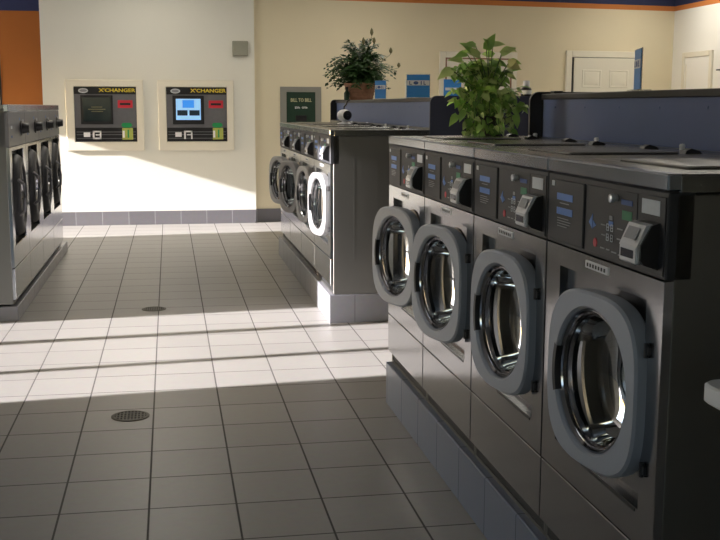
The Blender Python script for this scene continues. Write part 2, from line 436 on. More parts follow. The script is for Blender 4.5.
def washer_door(hx, hy, cz, A, B, ai, bi, parent, ringmat, ang, e=3.2, th=.048):
    """door hinged on its right side; its own frame: hinge at the origin, ring centre at x=-A"""
    n = 64; c = (-A, 0.)
    bm = bm_()
    loops = [sup_loop(A-.006, B-.006, e, th, n, c), sup_loop(A, B, e, th-.008, n, c), sup_loop(A, B, e, .006, n, c),
             sup_loop(A-.006, B-.006, e, 0, n, c), sup_loop(ai+.005, bi+.005, 2.05, 0, n, c), sup_loop(ai, bi, 2, .006, n, c),
             sup_loop(ai-.002, bi-.002, 2, th, n, c)]
    loft(bm, loops+[loops[0]])
    d = obj('door', bm, ringmat, parent, (hx, hy, cz), (0, 0, ang), ang=28)
    bm = bm_()   # polished inner trim rings
    for (s0, s1, ya, yb) in ((.998, .93, .012, .020), (.93, .90, .020, .034), (.90, .86, .030, .036)):
        loft(bm, [sup_loop(ai*s0, bi*s0, 2, ya, n, c), sup_loop(ai*(s0+s1)/2, bi*(s0+s1)/2, 2, ya-.004, n, c), sup_loop(ai*s1, bi*s1, 2, yb, n, c)])
    obj('trim_ring', bm, M['chrome'], d)
    bm = bm_()   # glass bowl bulging into the drum
    loft(bm, [sup_loop(ai*s, bi*s, 2, y, n, c) for s, y in ((.88, .034), (.85, .050), (.82, .080), (.76, .105), (.60, .122), (.3, .128), (.02, .13))], False, True)
    obj('door_glass', bm, M['glass'], d)
    bm = bm_()   # rubber seal behind the rim
    loft(bm, [sup_loop(ai*1.06, bi*1.06, 2, th-.002, n, c), sup_loop(ai*1.08, bi*1.08, 2, th+.012, n, c), sup_loop(ai*.96, bi*.96, 2, th+.012, n, c), sup_loop(ai*.94, bi*.94, 2, th-.002, n, c)])
    obj('door_seal', bm, M['rubber'], d)
    bm = bm_()   # finger grip, a dark piece let into the left of the opening
    pts = []
    loft(bm, [[(c[0]+ai*s*math.cos(t), y, bi*s*math.sin(t)) for t in [PI-.34+.68*k/12 for k in range(13)]] for s, y in ((1.05, -.0015), (1.05, -.0035), (.97, -.0035), (.95, .010), (.95, .03))], closed=False)
    obj('door_grip', bm, M['black'], d)
    for zz in (B*.55, -B*.72):
        bm = bm_()
        box(bm, -.004, .016, th-.028, th+.004, zz-.011, zz+.011, .003)
        lathe(bm, [(.006, zz-.016), (.006, zz+.016)], 12, 'Z', (.004, th-.026, 0), cap0=True, cap1=True)
        obj('hinge', bm, M['black'], d)
    return d

def card_reader(x0, x1, z0, z1, y, parent):
    bm = bm_(); p = .042; zm = z0+(z1-z0)*.50
    # black wedge body, sloping back at the top
    prof = [(y, z0-.012), (y-p*.82, z0), (y-p, z0+.010), (y-p, zm), (y-p*.45, z1), (y, z1+.006)]
    loft(bm, [[(x0+.014, a, b) for a, b in prof], [(x1, a, b) for a, b in prof]], True, True)
    o = obj('card_reader', bm, M['black'], parent, ang=25)
    bm = bm_(); w = .014   # silver face: lower slot frame and sloped upper window frame
    box(bm, x0, x1-.006, y-p-.008, y-p+.004, z0, zm, .004)
    prof = [(y-p-.008, zm-.006), (y-p*.45-.010, z1), (y-p*.45+.004, z1+.003), (y-p+.006, zm-.006)]
    loft(bm, [[(x0, a, b) for a, b in prof], [(x1-.006, a, b) for a, b in prof]], True, True)
    obj('reader_face', bm, M['silver'], o, ang=25)
    boxo('card_slot', x0+.012, x1-.02, y-p-.0095, y-p-.007, z0+.012, z0+.030, M['slot'], o)
    bm = bm_(); f0, f1 = .25, .85
    a = Vector((0, y-p-.010, zm)); b = Vector((0, y-p*.45-.012, z1))
    P0, P1 = a.lerp(b, f0), a.lerp(b, f1)
    loft(bm, [[(x0+.014, P0.y, P0.z), (x1-.022, P0.y, P0.z)], [(x0+.014, P1.y, P1.z), (x1-.022, P1.y, P1.z)]], closed=False)
    obj('reader_display', bm, M['greyprint'], o)
    return o

def flat(name, x0, x1, z0, z1, y, mat, parent, t=.0012):
    return boxo(name, x0, x1, y-t, y+.0005, z0, z1, mat, parent, .0003)

def seg_digits(bm, x, z, w, h, y, t=.0022):
    """a figure eight of display bars"""
    for zz in (z, z+h/2, z+h): box(bm, x, x+w, y-.001, y, zz-t/2, zz+t/2)
    for xx in (x, x+w): box(bm, xx-t/2, xx+t/2, y-.001, y, z, z+h)

def control_panel(W, z0, z1, parent, k):
    """dark fascia with its lid plate, decals, coin knob, display and card reader; k stretches it in width"""
    bm = bm_(); box(bm, 0, W, 0, .06, z0, z1, .003); cp = obj('control_panel', bm, M['panel'], parent)
    zz = lambda wz: wz-PR
    bm = bm_(); box(bm, .030*k, .268*k, -.006, .004, z0+.010, z1-.014, .003); pl = obj('access_plate', bm, M['panel'], cp)
    tag(pl, 'dark plate with two blue labels')
    y = -.006
    flat('label', .084*k, .195*k, zz(1.188), zz(1.206), y, M['bluelab'], pl)
    flat('label', .084*k, .195*k, zz(1.150), zz(1.168), y, M['bluelab'], pl)
    flat('number_tag', .044*k, .064*k, zz(1.222), zz(1.236), y, M['whitelab'], pl)
    bm = bm_()
    for i, (zl, a, b) in enumerate([(1.180, .105, .17), (1.140, .09, .17), (1.133, .09, .185), (1.126, .09, .18), (1.119, .09, .16)]):
        box(bm, a*k, b*k, y-.0008, y, zz(zl)-.0011, zz(zl)+.0011)
    obj('fine_print', bm, M['greyprint'], pl, sm=False)
    y = -.002
    bm = bm_(); box(bm, .278*k, .572*k, -.002, .002, z0+.010, z1-.014, .001); dc = obj('decal_panel', bm, M['panel'], cp)
    bm = bm_(); box(bm, .578*k, .712*k, -.003, .002, z0+.008, z1-.012, .001); obj('reader_plate', bm, M['panel'], cp)
    bm = bm_(); lathe(bm, [(.004, -.022), (.010, -.020), (.011, -.012), (.008, -.010), (.008, 0)], 20, 'Y', (.462*k, 0, zz(1.222)), cap0=True)
    obj('coin_knob', bm, M['silver'], dc)
    flat('label', .488*k, .548*k, zz(1.210), zz(1.222), y, M['darkblue'], dc)
    flat('label', .495*k, .548*k, zz(1.176), zz(1.197), y, M['greenlab'], dc)
    bm = bm_(); lathe(bm, [(.0005, -.0035), (.011, -.0035), (.012, 0)], 20, 'Y', (.343*k, 0, zz(1.104))); obj('stop_button', bm, M['redlab'], dc)
    bm = bm_()
    for r in range(2):
        for c in range(2): seg_digits(bm, (.412+.024*c)*k, zz(1.142-.024*r), .012, .015, y-.0012)
    obj('display_digits', bm, M['whitelab'], dc, sm=False)
    bm = bm_()
    for _ in (0,): box(bm, .421*k, .445*k, y-.0012, y, zz(1.153), zz(1.165))
    obj('blue_icon', bm, M['bluelab'], dc, sm=False)
    flat('pale_icon', .424*k, .442*k, zz(1.168), zz(1.178), y, M['greyprint'], dc)
    bm = bm_(); prism(bm, [(.300*k, zz(1.150)), (.322*k, zz(1.135)), (.322*k, zz(1.172))], -.0012, 'Y', y)
    obj('blue_icon', bm, M['bluelab'], dc, sm=False)
    bm = bm_()
    prism(bm, [(.345*k, zz(1.146)), (.326*k, zz(1.156)), (.326*k, zz(1.138))], -.0012, 'Y', y)
    obj('blue_icon', bm, M['bluelab'], dc, sm=False)
    bm = bm_()
    for a, b, zl in ((.375, .402, 1.152), (.380, .402, 1.128), (.47, .50, 1.152), (.47, .50, 1.128), (.375, .40, 1.096), (.41, .43, 1.096), (.44, .47, 1.094), (.48, .53, 1.092)):
        box(bm, a*k, b*k, y-.001, y, zz(zl)-.0016, zz(zl)+.0016)
    obj('fine_print', bm, M['greyprint'], dc, sm=False)
    flat('white_sticker', .600*k, .688*k, zz(1.202), zz(1.234), -.003, M['whitelab'], cp)
    card_reader(.596*k, .690*k, zz(1.098), zz(1.182), -.002, cp)
    return cp

def make_washer(name, W, k, ringmat, upper):
    root = empty(name, (0, 0, 0))
    D = .645; H = 1.045
    cabinet(W, D, H, root, M['side'])
    hole = (.435*k, .583)
    front_door_panel(W, .243, .862, (.105*k, .635*k, .328, .808), hole, .195, root, upper)
    # lower kick panel with a folded edge, and a black strip painting the toe gap's shadow below it
    bm = bm_(); box(bm, .003, W-.003, 0, .02, .060, .239, .002); obj('lower_panel', bm, upper, root)
    boxo('toe_shadow', .004, W-.004, .024, .05, 0, .062, M['rubber'], root)
    # slot under the door recess
    boxo('drip_slot', .30*k, .62*k, -.0015, .01, .318, .325, M['black'], root)
    bm = bm_(); box(bm, .285*k, .425*k, -.003, .001, .829, .848, .001); bd = obj('badge', bm, M['silver'], root)
    bm = bm_()
    for i in range(7): box(bm, (.297+.0175*i)*k, (.306+.0175*i)*k, -.0038, -.0028, .834, .843)
    obj('badge_marks', bm, M['panel'], bd, sm=False)
    control_panel(W, .863, 1.050, root, k)
    bm = bm_(); box(bm, 0, W, -.004, .03, 1.052, 1.089, .004); obj('top_trim', bm, M['steelh'], root)
    bm = bm_(); box(bm, 0, W, .024, D+.02, 1.046, 1.088, .004); top = obj('top_lid', bm, M['steeltop'], root)
    # detergent lid with its two dark latches, a small white knob at the back
    bm = bm_(); box(bm, .19*k, .56*k, .12, .46, 1.086, 1.095, .003); lid = obj('soap_lid', bm, M['steeltop'], root)
    for (lx, ly) in ((.17*k, .52), (.50*k, .50)):
        bm = bm_()
        prof = [(ly, 1.087), (ly+.004, 1.097), (ly+.02, 1.103), (ly+.045, 1.096), (ly+.055, 1.087)]
        loft(bm, [[(lx-.02, a, b) for a, b in prof], [(lx+.02, a, b) for a, b in prof]], True, True)
        obj('lid_latch', bm, M['black'], root)
    bm = bm_(); lathe(bm, [(.009, 1.087), (.009, 1.095), (.0105, 1.100), (.008, 1.106), (.0005, 1.107)], 16, 'Z', (.22*k, .64, 0)); obj('knob', bm, M['white'], root)
    drum(hole, .195, root)
    return root

def set_door(root, ang):
    for c in kids(root):
        if c.name.startswith('door'): c.rotation_euler.z = ang

XF = 1.02
W1 = .7255
proto = make_washer('front_load_washer', .7205, 1., M['ring'], M['steel'])
washer_door(.658, -.028, .583, .2, .213, .158, .174, proto, M['ring'], math.radians(8.5))
lab1 = ['stainless front-load washer with grey round door, nearest the viewer at right edge',
        'stainless washer in the near right row, next behind the one nearest the viewer',
        'stainless washer in the near right row, third back, blue-grey door ajar beside the farthest',
        'farthest washer of the near right row, pale badge and blue-grey door swung widest']
roots = []
for i, a in enumerate((8.6, 8.2, 12.7, 15.3)):
    r = proto if i == 0 else copy_tree(proto)
    r.location = (XF, 2.795+.725*i+.0, PR); r.rotation_euler = (0, 0, -PI/2)
    set_door(r, math.radians(a)); tag(r, lab1[i], 'washing machine', 'washers in the near right row')
    roots.append(r)

k2 = .797/.7215
proto2 = make_washer('front_load_washer', .797, k2, M['ringlight'], M['steel'])
washer_door(.735, -.028, .583, .2, .213, .158, .174, proto2, M['ringlight'], math.radians(8))
lab2 = ['middle row washer at its near end, sunlit front edge and bare side panel',
        'second washer of the middle row, just behind its sunlit end machine',
        'third washer of the middle row, between the second and the farthest one',
        'farthest washer of the middle row, beside the green bill machine']
for i, a in enumerate((9.5, 8, 16, 17)):
    r = proto2 if i == 0 else copy_tree(proto2)
    r.location = (1.032, 6.94+.797+.803*i, PM+.002); r.rotation_euler = (0, 0, -PI/2)
    set_door(r, math.radians(a)); tag(r, lab2[i], 'washing machine', 'washers in the middle row')

# left row: taller machines with a round dial and a dark door well
def make_tall(name, W):
    root = empty(name, (0, 0, 0)); H = 1.30; D = .78
    t = .012; bm = bm_()
    box(bm, 0, t, .02, D, 0, H, .002); box(bm, W-t, W, .02, D, 0, H, .002)
    box(bm, t, W-t, D-t, D, 0, H); box(bm, t, W-t, .02, D-t, 0, t); box(bm, t, W-t, .02, D-t, H-t, H)
    obj('cabinet', bm, M['side'], root)
    hole = (.40, .705); n = 64
    bm = bm_()
    loft(bm, [rect_loop(.002, W-.002, .245, 1.045, .022, n, hole), rect_loop(.004, W-.004, .247, 1.043, 0, n, hole),
              rect_loop(.115, .685, .385, 1.02, 0, n, hole), rect_loop(.118, .682, .388, 1.017, .004, n, hole)])
    obj('front_panel', bm, M['steel'], root, ang=30)
    bm = bm_()   # dark door well
    loft(bm, [rect_loop(.116, .684, .386, 1.019, .002, n, hole), rect_loop(.118, .682, .388, 1.017, .045, n, hole), circ_loop(.245, .045, n, hole), circ_loop(.24, .10, n, hole)])
    obj('door_well', bm, M['black'], root, ang=30)
    bm = bm_(); box(bm, .003, W-.003, 0, .02, .03, .240, .002); obj('lower_panel', bm, M['steel'], root)
    boxo('toe_shadow', .004, W-.004, .022, .05, 0, .032, M['rubber'], root)  # black strip standing for the shaded toe gap
    bm = bm_()
    prof = [(.245, .05), (.25, .14), (.27, .50), (.2, .54), (.0005, .55)]
    loft(bm, [circ_loop(r, y, 48, hole) for r, y in prof]); obj('drum', bm, M['drum'], root)
    # round dark door bulging out of the well
    bm = bm_(); c = (-.25, 0)
    L = [circ_loop(r, y, n, c, 1, 1.12) for r, y in ((.235, .075), (.252, .06), (.254, .02), (.235, -.012), (.19, -.022), (.175, -.012), (.168, .01), (.165, .06))]
    loft(bm, L+[L[0]]); d = obj('door', bm, M['panel'], root, (.66, -.002, .705), (0, 0, math.radians(1.5)), ang=50)
    bm = bm_(); loft(bm, [circ_loop(r, y, n, c, 1, 1.12) for r, y in ((.17, .0), (.165, -.006), (.155, .012), (.150, .02))]); obj('trim_ring', bm, M['chrome'], d)
    bm = bm_(); loft(bm, [circ_loop(r, y, n, c, 1, 1.12) for r, y in ((.155, .02), (.14, .06), (.10, .09), (.05, .10), (.001, .102))]); obj('door_glass', bm, M['glass'], d)
    bm = bm_(); tube(bm, [(-.49+.0, -.01, -.12), (-.497, -.045, -.09), (-.5, -.05, 0), (-.497, -.045, .09), (-.49, -.01, .12)], .011, 10); obj('door_handle', bm, M['panelgrey'], d)
    for zz in (.12, -.12):
        bm = bm_(); box(bm, -.02, .018, .0, .03, zz-.02, zz+.02, .004); obj('hinge', bm, M['black'], d)
    # fascia with dial
    bm = bm_(); box(bm, 0, W, -.002, .06, 1.047, 1.275, .004); cp = obj('control_panel', bm, M['panelgrey'], root)
    bm = bm_(); lathe(bm, [(.0005, -.060), (.026, -.060), (.031, -.055), (.040, -.014), (.052, -.010), (.054, -.002)], 28, 'Y', (.60, 0, 1.160)); dl = obj('dial', bm, M['black'], cp)
    bm = bm_(); box(bm, .594, .606, -.060, -.050, 1.128, 1.192, .002); obj('dial_grip', bm, M['black'], dl)
    flat('label', .10, .17, 1.165, 1.185, -.002, M['whitelab'], cp); flat('label', .10, .17, 1.105, 1.12, -.002, M['darkblue'], cp)
    flat('label', .52, .55, 1.215, 1.235, -.002, M['bluelab'], cp); flat('label', .70, .74, 1.20, 1.22, -.002, M['whitelab'], cp)
    bm = bm_(); box(bm, 0, W, -.004, .03, 1.277, 1.325, .004); obj('top_trim', bm, M['steelh'], root)
    bm = bm_(); box(bm, 0, W, .024, D, 1.279, 1.324, .003); obj('top_lid', bm, M['steeltop'], root)
    return root
WL = .825
pt = make_tall('tall_washer', .82)
lab3 = ['tall washer with black dial at the near end of the left row',
        'second tall washer of the left row, just behind the near end one',
        'third tall washer of the left row, next before the farthest one',
        'farthest tall washer of the left row, its dial showing against the white wall']
for i in range(4):
    r = pt if i == 0 else copy_tree(pt)
    r.location = (-1.035, 7.345+WL*i, PL); r.rotation_euler = (0, 0, PI/2)
    tag(r, lab3[i], 'washing machine', 'tall washers in the left row')

# ------------------------------------------------------------------ blue bulkheads behind the machines
def plate_outline(x0, x1, z1, r=.045):
    pts = [(x0, 0), (x1, 0)]
    for k in range(7):
        t = k*PI/12; pts.append((x1-r+r*math.cos(t), z1-r+r*math.sin(t)))
    for k in range(7):
        t = PI/2+k*PI/12; pts.append((x0+r+r*math.cos(t), z1-r+r*math.sin(t)))
    return pts
def bulkhead(y0, y1, label, xa=1.765, xb=2.36):
    root = empty('bulkhead', ((xa+xb)/2, (y0+y1)/2, 0), 0, label, 'partition')
    L = Vector(root.location)
    def loc(bm):
        bmesh.ops.translate(bm, verts=bm.verts[:], vec=-L); return bm
    bm = bm_(); box(bm, xa, xa+.03, y0, y1, 0, 1.465); box(bm, xb-.03, xb, y0, y1, 0, 1.465)
    # rows of small dark screws stay in the panel
    for i in range(int((y1-y0)/.36)):
        lathe(bm, [(.006, 0), (.006, -.002), (.0005, -.003)], 8, 'X', (xa-.0, y0+.2+.36*i, 1.43))
    obj('side_panels', loc(bm), M['bulk'], root, sm=False)
    bm = bm_(); box(bm, 1.70, xa, y0+.002, y1-.002, 1.25, 1.288, .002); obj('ledge', loc(bm), M['side'], root)
    bm = bm_(); box(bm, xa-.012, xb+.012, y0, y1, 1.465, 1.492, .003); obj('top_cap', loc(bm), M['blackpaint'], root)
    for ya, yb, mt in ((y0-.02, y0, M['bulkend']), (y1, y1+.02, M['blackpaint'])):
        bm = bm_(); prism(bm, plate_outline(1.699, xb+.07, 1.502), yb-ya, 'Y', ya)
        obj('end_plate', loc(bm), mt, root)
    return root
bulkhead(2.06, 4.945, 'blue laminate bulkhead with black edge rising behind the near right washers')
bulkhead(6.965, 11.4, 'blue laminate bulkhead behind the middle row, carrying the basket plant and signs')

# ------------------------------------------------------------------ things on the bulkheads
def acrylic_sign(loc, rz, w, h, label, group=None):
    root = empty('sign_holder', loc, rz, label, 'sign', group)
    bm = bm_(); box(bm, -w/2, w/2, -.035, .035, 0, .004, .001); box(bm, -w/2, w/2, -.006, -.002, .003, h, .001)
    obj('acrylic_stand', bm, M['acrylic'], root)
    bm = bm_(); box(bm, -w/2+.003, w/2-.003, -.009, -.0062, .006, h-.004); s = obj('printed_sheet', bm, M['signblue'], root, sm=False)
    bm = bm_(); box(bm, -w/2+.006, w/2-.006, -.0105, -.009, h*.53, h*.74); t = obj('white_band', bm, M['whitelab'], s, sm=False)
    bm = bm_(); u = w/7
    box(bm, -w*.38, -w*.38+u*.25, -.0115, -.0105, h*.56, h*.71); box(bm, -w*.38, -w*.38+u*.8, -.0115, -.0105, h*.56, h*.59)
    lathe(bm, [(h*.07, -.0105), (h*.07, -.0115), (.001, -.0115)], 14, 'Y', (-w*.10, 0, h*.635), 1.5, 1)
    box(bm, w*.10, w*.10+u*.3, -.0115, -.0105, h*.56, h*.71); box(bm, w*.22, w*.22+u*.7, -.0115, -.0105, h*.56, h*.59); box(bm, w*.22, w*.22+u*.25, -.0115, -.0105, h*.56, h*.71)
    obj('lettering', bm, M['darkblue'], t, sm=False)
    return root
ZT = 1.493
acrylic_sign((1.83, 9.30, ZT), math.radians(-48), .125, .165, 'small blue sign turned sideways, beside the basket plant', 'blue signs in clear stands')
acrylic_sign((1.845, 7.93, ZT), math.radians(-10), .178, .178, 'wide blue sign with white band on the middle bulkhead, right of the plant', 'blue signs in clear stands')
acrylic_sign((1.80, 3.96, ZT), math.radians(-106), .165, .162, 'tall blue sign seen almost edge-on atop the near bulkhead', 'blue signs in clear stands')
# bottle and bits
r = empty('spray_bottle', (2.385, 7.03, 1.503), 0, 'small dark bottle with silver cap beside the rounded black end plate', 'bottle')
bm = bm_(); lathe(bm, [(.001, 0), (.034, 0), (.036, .004), (.036, .046), (.030, .056), (.018, .060)], 24); obj('bottle_body', bm, M['black'], r)
bm = bm_(); lathe(bm, [(.020, .058), (.023, .060), (.023, .098), (.020, .103), (.001, .103)], 24); obj('cap', bm, M['silver'], r)
bm = bm_(); lathe(bm, [(.0365, .012), (.0368, .014), (.0368, .036), (.0365, .038)], 24); obj('label_band', bm, M['whitelab'], r)
tag(boxo('small_box', -.022, .022, -.03, .03, 0, .012, M['black'], None, .003), 'small flat black box lying on the near bulkhead top', 'box').location = (1.80, 4.865, ZT)
r = empty('dark_bottle', (1.80, 10.95, ZT), 0, 'small dark bottle on the bulkhead left of the basket', 'bottle')
bm = bm_(); lathe(bm, [(.001, 0), (.028, 0), (.030, .004), (.030, .075), (.012, .095), (.012, .115), (.001, .115)], 20); obj('bottle_body', bm, M['deepgreen'], r)
bm = bm_(); lathe(bm, [(.014, .112), (.014, .135), (.001, .135)], 16); obj('cap', bm, M['black'], r)
bm = bm_(); tube(bm, [(0, 0, 0), (0, 0, .14)], .012, 10); box(bm, -.05, .05, -.03, .03, 0, .004, .001)
tag(obj('metal_post', bm, M['silver']), 'thin silver post between the two blue signs by the plant', 'post').location = (1.85, 8.35, ZT)
# white round camera on the machine top
r = empty('round_camera', (1.44, 8.9, PM+.002+1.090), math.radians(-35), 'white ball-shaped camera with black lens on the middle row washer top', 'camera')
bm = bm_(); lathe(bm, [(.001, 0), (.060, 0), (.062, .006), (.045, .016), (.020, .020), (.016, .034)], 24); obj('foot', bm, M['white'], r)
bm = bm_(); lathe(bm, [(.001, .026), (.030, .031), (.050, .046), (.060, .070), (.057, .094), (.040, .114), (.020, .122), (.001, .124)], 28); bd = obj('ball_housing', bm, M['white'], r)
bm = bm_(); lathe(bm, [(.036, -.046), (.040, -.058), (.036, -.064), (.018, -.066), (.001, -.062)], 24, 'Y', (.0, 0, .076)); obj('lens', bm, M['black'], bd, rot=(0, 0, math.radians(55)))
bm = bm_(); tube(bm, [(0, 0, .12), (.0, .0, .145), (.02, .0, .165), (.03, 0, .19), (.055, 0, .205)], .007, 8); obj('cable', bm, M['black'], bd)
# coil of cable / small dark clutter beside camera
bm = bm_(); tube(bm, [(.05*math.cos(t), .035*math.sin(t), .006+.002*math.sin(3*t)) for t in [i*.45 for i in range(15)]], .006, 8)
tag(obj('cable_coil', bm, M['black']), 'small coil of black cable lying beside the white camera', 'cable').location = (1.60, 8.75, PM+1.092)

# ------------------------------------------------------------------ change machines in the back wall
def changer(x0, lit, label):
    w, h = .72, .645; z0 = 1.007
    root = empty('change_machine', (x0+w/2, YB, .9), 0, label, 'change machine', 'change machines in the back wall')
    ox, oz = -w/2, z0-.9
    bm = bm_(); fx0, fx1, fz0, fz1 = -.46, .445, -.002, .838
    n = 64; c = (0, oz+h/2)
    loft(bm, [rect_loop(fx0, fx1, fz0, fz1, 0, n, c), rect_loop(fx0, fx1, fz0, fz1, -.018, n, c), rect_loop(fx0+.006, fx1-.006, fz0+.006, fz1-.006, -.024, n, c),
              rect_loop(ox-.008, ox+w+.008, oz-.008, oz+h+.008, -.024, n, c), rect_loop(ox-.002, ox+w+.002, oz-.002, oz+h+.002, -.016, n, c), rect_loop(ox, ox+w, oz, oz+h, 0, n, c)])
    obj('surround', bm, M['trimpaint'], root, ang=25)
    X = lambda u: ox+u*w
    Z = lambda v: oz+(1-v)*h
    bm = bm_(); box(bm, X(0), X(1), -.020, -.002, Z(1), Z(0), .002); fc = obj('fascia', bm, M['panelgrey'], root)
    def fl(name, u0, u1, v0, v1, mat, par=fc, y=-.020, t=.003): return boxo(name, X(u0), X(u1), y-t, y+.0005, Z(v1), Z(v0), mat, par, .0006)
    hd = fl('header_strip', 0, 1, 0, .13, M['black'])
    text_mesh('lettering', "X'CHANGER", .060, M['yellow'], hd, (X(.695), -.0235, Z(.062)), (PI/2, 0, 0), sx=1.25)
    bm = bm_(); lathe(bm, [(.034, -.023), (.034, -.026), (.001, -.026)], 28, 'Y', (X(.15), 0, Z(.068)), 1.7, .85); lg = obj('oval_logo', bm, M['silver'], hd)
    bm = bm_(); lathe(bm, [(.022, -.026), (.022, -.0275), (.001, -.0275)], 24, 'Y', (X(.15), 0, Z(.068)), 1.9, .7); obj('logo_centre', bm, M['greyprint'], lg)
    bz = fl('screen_bezel', .10, .62, .15, .68, M['black'], t=.008)
    if lit:
        sc = fl('screen', .155, .565, .21, .60, M['screenlit'], bz, -.028, .0012)
        fl('screen_icon', .265, .455, .235, .375, M['screenicon'], sc, -.0292)
        for a, b in ((.175, .345), (.375, .545)): fl('screen_button', a, b, .42, .52, M['screenbtn'], sc, -.0292)
    else:
        sc = fl('screen', .135, .585, .19, .63, M['screenoff'], bz, -.028, .0012)
        for v, a, b in ((.36, .27, .45), (.40, .22, .50), (.44, .27, .46)): fl('screen_text', a, b, v, v+.012, M['bud'], sc, -.0292, .0006)
    rl = fl('red_label', .70, .94, .24, .38, M['redlab'])
    fl('label_text', .735, .905, .29, .33, M['black'], rl, -.0232, .0008)
    bs = fl('bill_bar', 0, 1, .745, 1, M['black'])
    for v in (.815, .865, .935): fl('silver_stripe', .02, .98, v, v+.014, M['panelgrey'], bs, -.023, .001)
    bm = bm_(); prism(bm, [(X(.77), Z(.655)), (X(.90), Z(.655)), (X(.93), Z(.70)), (X(.88), Z(.745)), (X(.79), Z(.745)), (X(.745), Z(.70))], -.003, 'Y', -.020); obj('green_arrow', bm, M['green'], fc)
    ys = fl('yellow_sticker', .76, .935, .75, .965, M['yelgreen'], bs, -.023, .002)
    fl('sticker_mark', .765, .80, .80, .93, M['white'], ys, -.025, .001); fl('sticker_mark', .845, .87, .78, .93, M['green'], ys, -.025, .001)
    fl('white_button', .135, .24, .83, .915, M['white'], bs, -.023, .004)
    bm = bm_()
    for (a, b, v0, v1) in ((.28, .31, .80, .955), (.28, .42, .80, .83), (.28, .42, .925, .955) if not lit else (.28, .31, .80, .83), (.33, .41, .865, .885), (.395, .42, .80, .955)):
        box(bm, X(a), X(b), -.032, -.022, Z(v1), Z(v0), .001)
    obj('bill_slot_bezel', bm, M['white'], bs)
    return root
changer(-1.10, False, 'change machine with dark screen, the left one of two in the cream wall')
changer(-.024, True, 'change machine with lit blue screen, the right one of two in the cream wall')

# taupe wall box near the corner
r = empty('wall_speaker', (.868, YB, 2.03), 0, 'small taupe box high on the cream wall near the corner', 'wall box')
bm = bm_(); box(bm, -.094, .094, -.05, 0, 0, .178, .006); b_ = obj('housing', bm, M['taupe'], r)
bm = bm_(); box(bm, -.060, .085, -.056, -.049, .01, .168, .003); obj('cover', bm, M['taupe'], b_)

# bill-to-bill machine on the slanted wall
aw = math.atan(SL)
r = empty('bill_changer', (1.62, yback(1.62), .95), aw, 'dark green bill changer in a grey surround, behind the middle row', 'change machine')
bm = bm_(); n = 64; c = (0, .36)
loft(bm, [rect_loop(-.26, .26, 0, .72, 0, n, c), rect_loop(-.26, .26, 0, .72, -.02, n, c), rect_loop(-.185, .185, .05, .658, -.024, n, c), rect_loop(-.183, .183, .052, .656, -.01, n, c)])
obj('surround', bm, M['wallgrey'], r, ang=25)
bm = bm_(); box(bm, -.184, .184, -.022, -.002, .052, .656, .002); fc = obj('fascia', bm, M['deepgreen'], r)
text_mesh('lettering', 'BILL TO BILL', .060, M['creamprint'], fc, (0, -.0225, .555), (PI/2, 0, 0), sx=.80)
text_mesh('lettering', '$20s - $10s', .034, M['white'], fc, (0, -.0225, .465), (PI/2, 0, 0))
boxo('bill_slot', -.07, .07, -.034, -.020, .30, .37, M['black'], fc, .004)
bm = bm_(); box(bm, -.17, .17, -.0235, -.022, .20, .215); box(bm, -.17, .17, -.0235, -.022, .10, .115); obj('green_stripe', bm, M['greenlab'], fc, sm=False)

# ------------------------------------------------------------------ doors in the back wall
def wall_door(nm, xc, w, h, label, brown=False, ajar=0):
    y = yback(xc)
    r = empty(nm, (xc, y, 0), aw); struct(r, label, 'door')
    bm = bm_(); f = .085
    for (a, b, z0, z1) in ((-w/2-f, -w/2, 0, h+f), (w/2, w/2+f, 0, h+f), (-w/2, w/2, h, h+f)):
        box(bm, a, b, -.03, .002, z0, z1, .006)
    obj('door_frame', bm, M['trimpaint'], r)
    if brown:
        bm = bm_()
        for (a, b, z0, z1) in ((-w/2-.006, -w/2+.012, 0, h+.006), (w/2-.012, w/2+.006, 0, h+.006), (-w/2, w/2, h-.010, h+.006)): box(bm, a, b, -.034, .0, z0, z1, .002)
        obj('brown_edge', bm, M['brown'], r)
    bm = bm_(); box(bm, -w/2, w/2, -.004, .001, 0, h); obj('door_gap', bm, M['blackpaint'], r, sm=False)  # black sheet paints the dark of the gap round the leaf
    bm = bm_(); g = .035 if ajar else .006
    x0, x1 = -w/2+g, w/2-.004
    box(bm, x0, x1, -.022, -.005, .01, h-.006, .003); lf = obj('door_leaf', bm, M['doorpaint'], r)
    bm = bm_(); pw = (x1-x0-.36)/2
    for i in range(2):
        a = x0+.12+i*(pw+.12)
        for z0, z1 in ((.20, .80), (.95, 1.55), (1.69, h-.16)):
            n = 32; c = (a+pw/2, (z0+z1)/2)
            loft(bm, [rect_loop(a, a+pw, z0, z1, -.0215, n, c), rect_loop(a+.012, a+pw-.012, z0+.012, z1-.012, -.029, n, c), rect_loop(a+.03, a+pw-.03, z0+.03, z1-.03, -.0225, n, c), rect_loop(a+.045, a+pw-.045, z0+.045, z1-.045, -.027, n, c)], False, True)
    obj('raised_panel', bm, M['doorpaint'], lf, ang=20)
    bm = bm_(); lathe(bm, [(.001, -.075), (.022, -.072), (.027, -.06), (.022, -.046), (.010, -.04), (.010, -.02)], 18, 'Y', (x1-.07, 0, 1.0)); obj('door_handle', bm, M['silver'], lf)
    return r
wall_door('door_1', 5.80, .98, 2.09, 'cream six-panel door with a dark gap, behind the near bulkhead', ajar=1)
wall_door('door_2', 3.98, .92, 2.05, 'cream door with thin brown edge behind the leafy vine plant', brown=True)
dd = None
